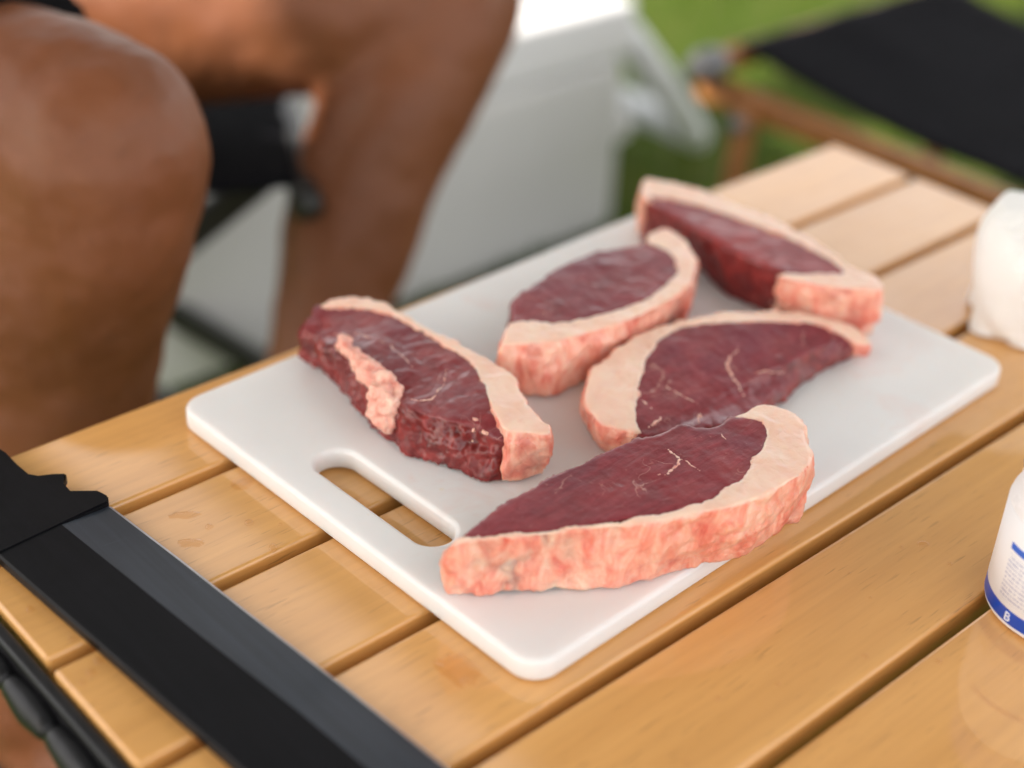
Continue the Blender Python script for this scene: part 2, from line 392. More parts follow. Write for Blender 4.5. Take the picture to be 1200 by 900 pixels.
# ------------------------------------------------------------------ setting: ground, grass
H = 0.42                                # table top height
bm = bmesh.new(); bmesh.ops.create_grid(bm, x_segments=40, y_segments=40, size=150)
g = mobj('ground', bm_me(bm), GROUND); g['kind'] = 'structure'
gv, gf, gt = [], [], []
for i in range(26000):
    r = random.random()
    x = random.uniform(-.2, 4.2); y = random.uniform(.0, 4.2)
    if (x < 1.2 and random.random() < .6): continue
    h = random.uniform(.018, .05); a = random.uniform(0, 6.283); b = random.uniform(.0, .6) * h; wd = random.uniform(.0015, .003)
    dx, dy = math.cos(a), math.sin(a); k = len(gv)
    gv += [(x - dy * wd, y + dx * wd, -.002), (x + dy * wd, y - dx * wd, -.002), (x + dx * b * .4 + dy * wd * .7, y + dy * b * .4 - dx * wd * .7, h * .6),
           (x + dx * b * .4 - dy * wd * .7, y + dy * b * .4 + dx * wd * .7, h * .6), (x + dx * b, y + dy * b, h)]
    gf += [(k, k + 1, k + 2, k + 3), (k + 3, k + 2, k + 4)]
    t = min(1, max(0, random.gauss(.45 + .5 * fbm((x, y, 0), 1.5, 2), .22))); gt += [t] * 5
me = bpy.data.meshes.new('grass'); me.from_pydata(gv, [], gf)
at_ = me.attributes.new('tint', 'FLOAT', 'POINT'); at_.data.foreach_set('value', gt)
o = mobj('grass', me, GRASS); o['kind'] = 'stuff'; tag(o, 'short sunlit lawn grass around the camp furniture', 'grass')

# ------------------------------------------------------------------ tarp overhead (its shade covers the table; mirrored in the varnish)
TX0, TX1, TY0, TZ = -2.7, 1.44, -1.15, 2.2
yback = lambda x: .847 + .10 * (x + 1.61) if x < -1.0 else .908 + .60 * (x + 1.0) if x < .2 else min(3.2, 1.628 + 3 * (x - .2))  # unseen back edge, shaped to let sun reach the far thigh only
def canopy(label, x0, x1, y0, yb, z):
    t = tag(empty('shade_canopy', ((x0 + x1) / 2, (y0 + yb(x0)) / 2, 0)), label, 'canopy')
    bm = bmesh.new(); nx, ny = 44, 20; gr = []
    for j in range(ny + 1):
        for i in range(nx + 1):
            u, v = i / nx, j / ny; x = x0 + (x1 - x0) * u
            gr.append(bm.verts.new((x, y0 + (yb(x) - y0) * v, z + .06 * math.sin(math.pi * u) * math.sin(math.pi * v))))
    for j in range(ny):
        for i in range(nx): bm.faces.new((gr[j * (nx + 1) + i], gr[j * (nx + 1) + i + 1], gr[(j + 1) * (nx + 1) + i + 1], gr[(j + 1) * (nx + 1) + i]))
    mobj('cloth', bm_me(bm), TARP, t)
    for x in (x0, x1):
        for y in (y0, yb(x)):
            bm = bmesh.new(); tube(bm, [(x, y, -.05), (x, y, z + .03)], .014, 12); mobj('pole', bm_me(bm), BLACKM, t)
canopy('olive shade canopy on four poles spread over the camp table and person', TX0, TX1, TY0, yback, TZ)
canopy('second olive shade canopy standing beyond the folding chair', 1.66, 3.50, -1.15, lambda x: 3.2, TZ)  # out of view; placed to leave a strip of sky mirrored in the slats

# ------------------------------------------------------------------ table
PITCH, SW, ST = .0721, .0650, .024
XL, XR, YF = .3410, 1.0252, .2776
NS = 7
table = tag(empty('camp_table', ((XL + XR) / 2, YF - NS * PITCH / 2, 0)), 'low roll-top camp table with varnished honey coloured wood slats', 'table')
L2 = (XR - XL) / 2
bm = bevelbox(-L2, L2, -SW / 2, SW / 2, -ST, 0, .0019, 3)
slat_me = bm_me(bm)
flatten(slat_me)
slat_me.materials.append(WOOD)
for i in range(NS):
    o = bpy.data.objects.new('slat', slat_me); link(o, table)
    yc = YF - SW / 2 - i * PITCH
    o.location = Vector(((XL + XR) / 2 + random.uniform(-.001, .001), yc, H + random.uniform(-.0003, 0))) - table.location
    o.rotation_euler = (0, 0, random.uniform(-.0012, .0012))
YN = YF - NS * PITCH
# strap rails below, black end rail with linked blocks, folding legs
for x in (XL + .07, XR - .07):
    mobj('cross_rail', bm_me(bevelbox(x - .012, x + .012, YN, YF - .012, H - ST - .022, H - ST - .0015, .002)), BLACKM, table)
for xe, sgn in ((XL, -1), (XR, 1)):
    x0, x1 = sorted((xe + sgn * .0008, xe + sgn * .0072))
    er = mobj('end_rail', bm_me(bevelbox(x0, x1, YN + .004, YF - .010, H - .016, H - .0030, .0016)), BLACKP, table)
    y = YF - .022; k = 0
    while y > YN + .02:
        bm = bmesh.new(); xx = xe + sgn * .0112
        tube(bm, [(xx, y, H - .0135), (xx - sgn * .0004, y - .014, H - .0148), (xx, y - .0275, H - .0140)], [.0050, .0066, .0052], 14, 1.1, sub=3)
        mobj('rail_link', bm_me(bm), BLACKP, table); y -= PITCH / 2
for sx in (XL + .05, XR - .05):
    for ya, yb in ((YF - .05, YN + .05), (YN + .05, YF - .05)):
        bm = bmesh.new(); off = .006 if ya > yb else -.006
        tube(bm, [(sx + off, ya, H - ST - .03), (sx + off, yb, .012)], .008, 12); mobj('leg', bm_me(bm), BLACKM, table)

# ------------------------------------------------------------------ cutting board
BT = .0109; BYAW = .0364
bx, by = .4798, .0037
def rrect(x0, x1, y0, y1, r, n=10):
    pts = []
    for cx, cy, a0 in ((x1 - r, y1 - r, 0), (x0 + r, y1 - r, 90), (x0 + r, y0 + r, 180), (x1 - r, y0 + r, 270)):
        for k in range(n + 1):
            a = R(a0 + 90 * k / n); pts.append((cx + r * math.cos(a), cy + r * math.sin(a)))
    return pts
cu = bpy.data.curves.new('cb', 'CURVE'); cu.dimensions = '2D'; cu.fill_mode = 'BOTH'
cu.extrude = BT / 2 - .0022; cu.bevel_depth = .0022; cu.bevel_resolution = 4; cu.offset = -.0022
for pts in (rrect(0, .36, 0, .2503, .013), rrect(.0185, .0395, .083, .170, .0104)):
    sp = cu.splines.new('POLY'); sp.points.add(len(pts) - 1); sp.use_cyclic_u = True
    for p, (x, y) in zip(sp.points, pts): p.co = (x, y, 0, 1)
o = bpy.data.objects.new('tmp', cu); COL.objects.link(o)
dg = bpy.context.evaluated_depsgraph_get(); dg.update()
me = bpy.data.meshes.new_from_object(o.evaluated_get(dg)); bpy.data.objects.remove(o)
bo = mobj('cutting_board', me, BOARD, None, False)
bo.location = (bx, by, H + BT / 2 + .0006); bo.rotation_euler = (0, 0, BYAW)
for f in me.polygons: f.use_smooth = abs(f.normal.z) < .999
tag(bo, 'white plastic cutting board with a long hand slot, lying on the slats', 'cutting board')
ZB = H + BT + .0006

# ------------------------------------------------------------------ steaks
def catmull(pts, sub=4):
    n = len(pts); out = []
    for i in range(n):
        p0, p1, p2, p3 = pts[i - 1], pts[i], pts[(i + 1) % n], pts[(i + 2) % n]
        d = (p2 - p1).length
        for k in range(sub):
            t = k / sub
            q = .5 * ((2 * p1) + (p2 - p0) * t + (2 * p0 - 5 * p1 + 4 * p2 - p3) * t * t + (3 * p1 - p0 - 3 * p2 + p3) * t ** 3)
            out.append(q.lerp(p1.lerp(p2, t), .45))
    return out
def nearest_on(poly, p):
    best = None
    for a, b in zip(poly, poly[1:]):
        d = b - a; t = max(0, min(1, (p - a).dot(d) / d.length_squared)); c = a + d * t
        if best is None or (c - p).length < best[0]: best = ((c - p).length, c)
    return best[1]
CAMXY = Vector((.1655, -.3031))
def slab(top, bot, other, bulge=.0015, inset=.0015, maxpull=.022, grow=0, tuck=0):
    """closed solid from a top outline (x, y, height) down to the board; outline points that face the open side run down to the foot line"""
    P = [Vector(p) for p in top]
    Q = catmull(P, 4); n = len(Q)
    for q_ in Q:
        k_ = q_ * 320; q_.x += .0010 * noise.noise(Vector((k_.x, k_.y, 1.3))) ; q_.y += .0010 * noise.noise(Vector((k_.x, k_.y, 7.9)))
    area = sum(Q[i].x * Q[(i + 1) % n].y - Q[(i + 1) % n].x * Q[i].y for i in range(n))
    sg = 1 if area > 0 else -1
    B = [Vector(b) for b in bot]
    bm = bmesh.new(); rings = [[], [], [], []]
    for i in range(n):
        tg = Q[(i + 1) % n] - Q[i - 1]; nrm = Vector((tg.y, -tg.x)).normalized() * sg
        p2 = Vector((Q[i].x, Q[i].y))
        onseam = (nearest_on(other, p2) - p2).length < .0028
        if onseam and grow: p2 = p2 + nrm * grow * (.4 if tuck and p2.x < .575 else 1)
        b2 = p2 - nrm * (tuck if onseam else inset)
        if not onseam and nrm.dot((CAMXY - p2).normalized()) > .12:
            c = nearest_on(B, p2)
            b2 = p2 + (c - p2) * min(1, maxpull / max(1e-6, (c - p2).length))
        h = Q[i].z - (.0007 if grow else 0); bl = 0 if onseam else bulge
        rings[0].append(bm.verts.new((b2.x, b2.y, ZB + .0006)))
        for ri, f in ((1, .33), (2, .70)):
            m_ = b2.lerp(p2, f) + nrm * bl
            rings[ri].append(bm.verts.new((m_.x, m_.y, ZB + h * f)))
        rings[3].append(bm.verts.new((p2.x, p2.y, ZB + h)))
    for a, b in zip(rings, rings[1:]):
        for k in range(n): bm.faces.new((a[k], a[(k + 1) % n], b[(k + 1) % n], b[k]))
    for ring in (rings[0], rings[3]):
        for tri in tessellate_polygon([[Vector((v.co.x, v.co.y, 0)) for v in ring]]):
            try: bm.faces.new([ring[k] for k in tri])
            except ValueError: pass
    return bm_me(bm)
def finish(me, vox, smooth, amps, seed, crown=0):
    me = evalmesh(me, [('REMESH', dict(mode='VOXEL', voxel_size=vox, use_smooth_shade=True)), ('SMOOTH', dict(factor=.5, iterations=smooth))])
    me.update()
    cut = []
    new = []
    sv = Vector((seed * 1.7, seed * 3.1, seed * .7))
    for v in me.vertices:
        p = v.co; nz = v.normal.z
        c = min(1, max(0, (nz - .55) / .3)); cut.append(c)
        d = 0
        for amp, sc, side in amps:
            k = amp * (1 - c * (1 - side))
            if k: d += k * fbm((p + sv), sc, 3)
        q = p + v.normal * d
        if q.z < ZB + .0004: q.z = ZB + .0004
        new.append(q)
    for v, q in zip(me.vertices, new): v.co = q
    a = me.attributes.new('cut', 'FLOAT', 'POINT'); a.data.foreach_set('value', cut)
    me.update(); return me
FATN = [(.0020, 65, .35), (.0010, 170, .4), (.0004, 420, .5)]
MEATN = [(.0014, 80, .18), (.0008, 230, .18), (.0003, 600, .5)]
RAGGED = [(.0032, 75, .28), (.0018, 200, .22), (.0007, 450, .5)]
def base_of(poly): return (sum(p[0] for p in poly) / len(poly), sum(p[1] for p in poly) / len(poly), ZB)
def steak(label, meat, fat, bot, mmat, meatn=MEATN, seed=1, veins=(), vox=.00125, mpull=.022, fpull=.022):
    root = tag(empty('steak', base_of(meat)), label, 'steak', 'raw steaks on the cutting board')
    clos = lambda l: [Vector((p.x, p.y)) for p in catmull([Vector(q) for q in l], 4)]
    mcl, fcl = clos(meat), clos(fat); mcl.append(mcl[0]); fcl.append(fcl[0])
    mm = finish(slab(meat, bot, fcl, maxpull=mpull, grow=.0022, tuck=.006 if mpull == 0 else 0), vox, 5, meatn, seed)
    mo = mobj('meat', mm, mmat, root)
    fm = finish(slab(fat, bot, mcl, .002, maxpull=fpull), vox, 5, FATN, seed + 10)
    mobj('fat_rim', fm, FAT, root)
    bv = BVHTree.FromPolygons([v.co for v in mm.vertices], [tuple(p.vertices) for p in mm.polygons])
    for pts, r in veins:
        P = []
        for k in range(len(pts) - 1):
            for s in range(9):
                q = Vector(pts[k]).lerp(Vector(pts[k + 1]), s / 9)
                q += Vector((noise.noise(Vector((q.x * 300, q.y * 300, seed))), noise.noise(Vector((q.x * 300, q.y * 300, seed + 9))))) * .0012
                P.append(q)
        P.append(Vector(pts[-1]))
        T, rr = [], []
        for k, q in enumerate(P):
            hit = bv.ray_cast(Vector((q.x, q.y, ZB + .08)), Vector((0, 0, -1)))
            if hit[0] is None: continue
            T.append(hit[0] + Vector((0, 0, -r * .22))); e = k / max(1, len(P) - 1)
            rr.append(r * (.35 + .65 * math.sin(math.pi * min(1, max(.08, e * .9 + .05)))) * random.uniform(.45, 1.35))
        if len(T) > 3:
            bm = bmesh.new(); tube(bm, T, [(a, a * .40) for a in rr], 8, cap=True, up=(0, 0, 1)); mobj('fat_vein', bm_me(bm), SEAM, root)
    return root, bv

# front steak with the long fat side
D_meat = [(.4872, .0584, .0303), (.5039, .0625, .0308), (.5203, .0645, .0313), (.545, .0646, .032), (.5652, .0631, .0327), (.588, .0615, .0334), (.6006, .0574, .0339), (.6153, .055, .0344), (.6222, .0454, .0349), (.6366, .0434, .0353), (.6441, .0314, .0359), (.6268, .0187, .0359), (.6032, .0098, .0355), (.5793, .009, .0348), (.5573, .0164, .0339), (.5323, .0297, .0327), (.5136, .0391, .0318), (.4993, .049, .031)]
D_fat = [(.4840, .0650, .019), (.4801, .0562, .0301), (.4902, .0528, .0306), (.5065, .0412, .0315), (.53, .0273, .0327), (.5524, .0118, .0339), (.5753, .0018, .0349), (.5947, -.0048, .0357), (.6187, -.0063, .036), (.6381, -.0016, .036), (.6595, .021, .036), (.6609, .0336, .036), (.6547, .0422, .0359), (.6366, .0434, .0353), (.6441, .0314, .0359), (.6268, .0187, .0359), (.6032, .0098, .0355), (.5793, .009, .0348), (.5573, .0164, .0339), (.5323, .0297, .0327), (.5136, .0391, .0318), (.4993, .049, .031), (.4872, .0584, .0303)]
D_bot = [(.4828, .0688), (.4818, .0602), (.4967, .0483), (.5202, .0334), (.5433, .0176), (.5589, .0133), (.5718, .01), (.5905, .0079), (.6144, .0095), (.635, .0115), (.6714, .0217)]
steak('long raw steak with a pink fat side and forked vein, along the board edge', D_meat, D_fat, D_bot, MEAT, seed=1, mpull=0, fpull=.006,
      veins=[([(.5958, .0479), (.5953, .0435), (.5951, .0374), (.5879, .0336), (.5809, .033), (.5775, .0356)], .0008), ([(.5951, .0374), (.5944, .03), (.5942, .0241)], .0005), ([(.6224, .0386), (.6208, .0333)], .0004)])
# steak nearest the hand slot, ragged with fat seam
A_meat = [(.5411, .2459, .022), (.5502, .2513, .024), (.5585, .2514, .026), (.5712, .2402, .026), (.5812, .2234, .026), (.5823, .2075, .026), (.5833, .1862, .026), (.5828, .1639, .026), (.5733, .1442, .026), (.5626, .1234, .025), (.5573, .1115, .023), (.5542, .1237, .023), (.5469, .1319, .023), (.5403, .1446, .023), (.5373, .1674, .023), (.5365, .1884, .024), (.5399, .2122, .024), (.5432, .2325, .022)]
A_meat[11:11] = [(.5528, .1120, .021)]
A_fat = [(.5561, .2523), (.5714, .2526), (.5821, .2445), (.5855, .2309), (.5864, .2164), (.5874, .1948), (.5901, .1724), (.5924, .1538), (.5901, .1392), (.5792, .1188), (.5749, .0996), (.5704, .0933), (.5632, .1013), (.5563, .1083), (.5616, .1223), (.5733, .1442), (.5828, .1639), (.5833, .1862), (.5823, .2075), (.5812, .2234), (.5712, .2402)]
A_bot = [(.5412, .2491), (.5424, .228), (.5419, .2143), (.5366, .1966), (.5331, .1861), (.5307, .1699), (.5325, .1485), (.5393, .1322), (.5442, .1176), (.5509, .1052), (.5527, .0991), (.5798, .0992)]
sa, bva = steak('raw steak with a knobbly fat seam and ragged side, next to the board hand slot', A_meat, [(*p, .026) for p in A_fat], A_bot, MEAT_S, RAGGED, seed=2,
      veins=[([(.5634, .2064), (.5619, .1932), (.5592, .1786)], .0005), ([(.5719, .1688), (.5614, .158), (.549, .1518), (.5431, .1551), (.5421, .161)], .0006), ([(.5463, .2326), (.5578, .2224), (.562, .2046)], .0005)])
def knob(pts, seed, name='fat_seam', amp=.0021):
    bm = bmesh.new()
    for x, y, h, r in pts:
        ball(bm, (x + random.uniform(-.0008, .0008), y + random.uniform(-.0008, .0008), ZB + h + .0012), r * random.uniform(.9, 1.2), (1, 1, .95))
    me = evalmesh(bm_me(bm), [('REMESH', dict(mode='VOXEL', voxel_size=.0009, use_smooth_shade=True)), ('SMOOTH', dict(factor=.5, iterations=5))])
    me.update(); q = [v.co + v.normal * (amp * fbm(v.co + Vector((seed, 0, 0)), 230, 3)) for v in me.vertices]
    for v, c in zip(me.vertices, q): v.co = c
    mobj(name, me, SEAM, sa)
knob([(.5445, .2145, .0245, .0045), (.5428, .2095, .0245, .0038), (.5420, .2050, .0243, .0036), (.5412, .2000, .0242, .0042), (.5405, .1950, .024, .0046), (.5398, .1905, .0235, .0052), (.5392, .1865, .023, .0054), (.5378, .1830, .022, .0045)], 1)
knob([(.5415, .1800, .0225, .0042), (.5395, .1765, .021, .0058), (.5372, .1735, .019, .0064), (.5350, .1715, .016, .0068), (.5335, .1690, .0125, .0070), (.5335, .1655, .010, .0066), (.5365, .1675, .017, .0060), (.5400, .1705, .021, .0045)], 2)
for k, (x, y) in enumerate([(.5548, .1268), (.5530, .1242), (.5555, .1228), (.5527, .1205), (.5545, .1190), (.5512, .1232), (.5505, .1262)]):
    hit = bva.ray_cast(Vector((x, y, ZB + .08)), Vector((0, 0, -1)))[0]
    if hit:
        knob([(x + .0011 * math.cos(k * 2 + t_), y + .0017 * math.sin(k * 1.3 + t_), hit.z - ZB - .0018, random.uniform(.0008, .0013)) for t_ in (0, .5, 1.0, 1.6)], k + 5, 'fat_fleck', .0008)
# middle back steak
B_meat = [(.6384, .1947), (.6533, .1973), (.6779, .205), (.7055, .2068), (.7261, .2007), (.7406, .1961), (.7423, .182), (.7341, .1655), (.7195, .157), (.6961, .1511), (.6767, .1522), (.659, .1544), (.6402, .16), (.622, .176)]
B_fat = [(.7515, .2038), (.762, .2004), (.7594, .1822), (.7443, .1628), (.7263, .1495), (.7021, .142), (.672, .1402), (.6481, .1433), (.6246, .1486), (.6076, .1575), (.6010, .1625), (.6176, .175), (.622, .176), (.6402, .16), (.659, .1544), (.6767, .1522), (.6961, .1511), (.7195, .157), (.7341, .1655), (.7423, .182), (.7406, .1961)]
B_bot = [(.6214, .1838), (.6094, .1599), (.6064, .1464), (.6265, .1427), (.6452, .1446), (.6909, .1522), (.7464, .1658)]
steak('short raw steak wrapped by a thick pink fat rim, no veins on its face', [(*p, .030) for p in B_meat], [(*p, .030) for p in B_fat], B_bot, MEAT, seed=3)
# pale-fatted steak right behind the front one
C_meat = [(.6199, .0862, .02), (.6368, .1014, .021), (.6573, .1155, .022), (.6775, .1251, .022), (.6976, .1271, .022), (.7189, .1175, .022), (.7451, .1042, .02), (.7659, .0904, .017), (.7751, .0761, .012), (.7708, .0747, .01), (.738, .0759, .009), (.7071, .0708, .009), (.6826, .0661, .011), (.6614, .0616, .014), (.6441, .0639, .016), (.6303, .0691, .018), (.6112, .0732, .019)]
C_fat = [(.6101, .1107, .019), (.6275, .1262, .02), (.6482, .1327, .021), (.6753, .1375, .022), (.7001, .1341, .022), (.7272, .1248, .022), (.7508, .1136, .02), (.7687, .0998, .018), (.7824, .0843, .014), (.7825, .0704, .012), (.7767, .0659, .011), (.7722, .0739, .012), (.7659, .0904, .017), (.7451, .1042, .02), (.7189, .1175, .022), (.6976, .1271, .022), (.6775, .1251, .022), (.6573, .1155, .022), (.6368, .1014, .021), (.6199, .0862, .02), (.6126, .0756, .019), (.6077, .0831, .019), (.6028, .094, .019)]
C_bot = [(.618, .118), (.6109, .1048), (.608, .0925), (.6182, .0774), (.6651, .0625), (.7132, .0676), (.7414, .0746), (.7787, .0718), (.792, .0704)]
steak('raw steak with a broad cream fat end and branching vein, tapering to a thin tip', C_meat, C_fat, C_bot, MEAT, seed=4,
      veins=[([(.7107, .0996), (.6987, .0961), (.6935, .0938), (.6868, .0846), (.6841, .0767), (.6839, .071)], .0010), ([(.6522, .1033), (.6506, .0927), (.6527, .0834), (.6544, .0782)], .0005), ([(.632, .0955), (.6318, .0863)], .0007), ([(.6962, .0815), (.7084, .0790), (.7196, .0766)], .0006), ([(.6185, .0781), (.6245, .0781), (.6318, .0807)], .0010), ([(.645, .069), (.6512, .0731), (.648, .067)], .0013)])
# far upright steak
E_meat = [(.7845, .2354), (.7927, .2237), (.8004, .2009), (.806, .1692), (.8081, .1409), (.8056, .1197), (.8003, .1038), (.7865, .1141), (.7759, .1245), (.7715, .1401), (.7734, .1667), (.7755, .1944), (.7777, .2261)]
E_fat = [(.79, .2491), (.8005, .2535), (.8088, .2414), (.8166, .2208), (.8187, .1903), (.8207, .161), (.8176, .1339), (.8083, .1076), (.8108, .091), (.8017, .0786), (.7889, .0883), (.7755, .1054), (.7667, .1241), (.7749, .1237), (.7855, .1133), (.7996, .1033), (.8056, .1197), (.8081, .1409), (.806, .1692), (.8004, .2009), (.7927, .2237), (.7845, .2354), (.7777, .2261), (.7795, .2362)]
E_bot = [(.7968, .2473), (.7816, .1899), (.7725, .1608), (.7744, .1422), (.7795, .1168), (.7858, .098), (.8041, .0817), (.8269, .0903)]
steak('narrow raw steak showing a tall dark red cut side and thin pale fat rim', [(*p, .031) for p in E_meat], [(*p, .031) for p in E_fat], E_bot, MEAT_R, seed=5)

# ------------------------------------------------------------------ large black knife
kn = tag(empty('camp_knife', (.385, .12, H)), 'large black camp knife lying across the slat ends beside the cutting board', 'knife')
def kp(s, wd, z):                        # s along the blade from the heel towards the tip, wd from spine to edge
    d = Vector((.0738, -.9973)); n_ = Vector((.9973, .0738)); o_ = Vector((.3535, .2040))
    p = o_ + d * s + n_ * wd; return (p.x, p.y, H + z)
bm = bmesh.new()
Z0 = .0012; TH = .0058
secs = []
for s, we, wb in [(0, .0560, .031), (.05, .0566, .0315), (.10, .0566, .032), (.16, .0570, .0335), (.22, .0566, .033), (.26, .050, .029), (.285, .036, .021), (.30, .018, .012)]:
    sp_ = 0 if s < .25 else (s - .25) * .12
    secs.append((s, sp_, wb, we))
def blade_part(cols, name, mat):
    bm = bmesh.new(); rings = []
    for sec in secs: rings.append([bm.verts.new(kp(sec[0], *c(sec))) for c in cols])
    n_ = len(cols)
    for a, b in zip(rings, rings[1:]):
        for k in range(n_): bm.faces.new((a[k], a[(k + 1) % n_], b[(k + 1) % n_], b[k]))
    bm.faces.new(rings[0][::-1]); bm.faces.new(rings[-1])
    return mobj(name, bm_me(bm), mat, kn, False)
mid = Z0 + TH / 2
blade_part([lambda q: (q[1], Z0 + .0008), lambda q: (q[1] + .0008, Z0), lambda q: (q[2], Z0), lambda q: (q[2], Z0 + TH), lambda q: (q[1] + .0010, Z0 + TH), lambda q: (q[1], Z0 + TH - .0010)], 'blade', BLADE)
blade_part([lambda q: (q[2] + .00005, Z0 + .0001), lambda q: (q[3] - .0014, mid - .0007), lambda q: (q[3] - .0014, mid + .0007), lambda q: (q[2] + .00005, Z0 + TH - .0001)], 'blade_bevel', BEVEL)
blade_part([lambda q: (q[3] - .00138, mid - .0006), lambda q: (q[3], mid), lambda q: (q[3] - .00138, mid + .0006)], 'cutting_edge', EDGE)
# ricasso with notch and finger spur
out = [(.0001, 0), (.0001, .0548), (-.004, .0575), (-.0105, .0565), (-.0175, .0460), (-.0255, .0470), (-.0315, .0535), (-.0335, .0480), (-.037, .0420), (-.0415, .0392), (-.052, .0402), (-.064, .0414), (-.080, .0402), (-.080, .001), (-.064, -.001), (-.05, 0)]
bm = bmesh.new(); lo = [bm.verts.new(kp(s, w_, Z0)) for s, w_ in out]; hi = [bm.verts.new(kp(s, w_, Z0 + TH + .0006)) for s, w_ in out]
bm.faces.new(lo); bm.faces.new(hi[::-1])
for k in range(len(out)): bm.faces.new((lo[k], lo[(k + 1) % len(out)], hi[(k + 1) % len(out)], hi[k]))
bmesh.ops.bevel(bm, geom=[e for e in bm.edges], offset=.0008, segments=2, affect='EDGES')
mobj('ricasso', bm_me(bm), BLADE, kn, False)
# handle (bolster flare, grip) beyond the table corner
bm = bmesh.new(); rows = []
for s, a, b, t_ in [(-.0785, .001, .040, .0036), (-.084, -.001, .0415, .0052), (-.095, .001, .039, .0070), (-.115, .003, .037, .0080), (-.135, .001, .040, .0085), (-.165, .004, .037, .0080), (-.185, -.001, .042, .0080), (-.192, .004, .036, .0050)]:
    c, hw = (a + b) / 2, (b - a) / 2
    rows.append([bm.verts.new(kp(s, c + hw * math.copysign(abs(math.cos(x)) ** .6, math.cos(x)), .0038 + .0012 * 0 + t_ * math.copysign(abs(math.sin(x)) ** .7, math.sin(x)) + (t_ - .0038 + .0006))) for x in [2 * math.pi * k / 28 for k in range(28)]])
for a, b in zip(rows, rows[1:]):
    for k in range(28): bm.faces.new((a[k], a[(k + 1) % 28], b[(k + 1) % 28], b[k]))
bm.faces.new(rows[0][::-1]); bm.faces.new(rows[-1])
mobj('grip', bm_me(bm), GRIP, kn)

# ------------------------------------------------------------------ bottle
bt = tag(empty('bottle', (.6936, -.1028, H)), 'round white plastic bottle with blue printed bands standing on the slats', 'bottle')
def bpart(name, prof, mat):
    me = bm_me(lathe(prof)); o = mobj(name, me, mat); o.parent = bt; return o
bpart('body', [(.028, .0006), (.0308, .0009), (.0322, .0022), (.0324, .0035), (.0324, .0535), (.0321, .0555), (.0305, .0585), (.0300, .0600), (.0298, .064), (.0290, .066), (.020, .0665)], BOTTLE)
def labelprof(): return [(.03235, .0036), (.0327, .0038), (.0327, .0528), (.03235, .0530)]
bpart('label', labelprof(), LABEL)
cap = bpart('cap', [(.0285, .0668), (.0296, .0672), (.0300, .069), (.0300, .083), (.0290, .0855), (.025, .0862)], CAPBLUE)
rb = bmesh.new()
for k in range(60):
    a = 2 * math.pi * k / 60; c, s_ = math.cos(a), math.sin(a)
    vs = [rb.verts.new((c * r - s_ * w_, s_ * r + c * w_, z)) for z in (.070, .082) for r, w_ in ((.0299, -.0006), (.0306, 0), (.0299, .0006))]
    rb.faces.new((vs[0], vs[1], vs[4], vs[3])); rb.faces.new((vs[1], vs[2], vs[5], vs[4]))
o = mobj('grip_ridges', bm_me(rb), CAPBLUE); o.parent = cap
fc = bpy.data.curves.new('t', 'FONT'); fc.body = 'B'; fc.size = .0062; fc.align_x = 'CENTER'; fc.extrude = .00015
to = bpy.data.objects.new('tmp', fc); COL.objects.link(to)
dg = bpy.context.evaluated_depsgraph_get(); dg.update(); tm = bpy.data.meshes.new_from_object(to.evaluated_get(dg)); bpy.data.objects.remove(to)
an = R(166)
for v in tm.vertices:
    aa = an + v.co.x / .0329; rr = .03285 + v.co.z; v.co = (rr * math.cos(aa), rr * math.sin(aa), .0052 + v.co.y)
o = mobj('letter', tm, INK, None, False); o.parent = bt

# ------------------------------------------------------------------ crumpled white packet
bm = bmesh.new(); nseg, nr = 46, 17; rows = []
cx, cy = .9160, .0290
for j in range(nr + 1):
    v = j / nr; z = .0015 + .074 * v
    row = []
    for k in range(nseg):
        a = 2 * math.pi * k / nseg
        ca, sa_ = math.cos(a), math.sin(a)
        hx = .056 * (1 - .10 * v ** 3); hy = .038 * (1 - .45 * v ** 3)
        e = .62
        x = hx * math.copysign(abs(ca) ** e, ca); y = hy * math.copysign(abs(sa_) ** e, sa_)
        p = Vector((x, y, z))
        f = noise.noise(Vector((x * 22, y * 22, z * 14 + 3))) * .017 * (.4 + v)
        f -= (1 - min(1, abs(noise.noise(Vector((x * 34 + z * 9, y * 34 - z * 12, z * 12)))) * 4)) ** 2 * .010
        f += .0006 * noise.noise(Vector((a * 5, z * 90, 2)))
        nrm = Vector((ca, sa_, 0))
        p += nrm * f; p.z += .006 * noise.noise(Vector((x * 30, y * 30, 9))) * v
        rot = Matrix.Rotation(R(-60), 3, 'Z'); p = rot @ p
        row.append(bm.verts.new((cx + p.x, cy + p.y, H + max(.0008, p.z))))
    rows.append(row)
for a, b in zip(rows, rows[1:]):
    for k in range(nseg): bm.faces.new((a[k], a[(k + 1) % nseg], b[(k + 1) % nseg], b[k]))
bm.faces.new(rows[0][::-1])
cvt = bm.verts.new((cx, cy, H + .080))
for k in range(nseg): bm.faces.new((rows[-1][k], rows[-1][(k + 1) % nseg], cvt))
pk = mobj('paper_packet', bm_me(bm), PAPER, None, False)
tag(pk, 'crumpled white paper packet standing at the corner of the cutting board', 'packet')

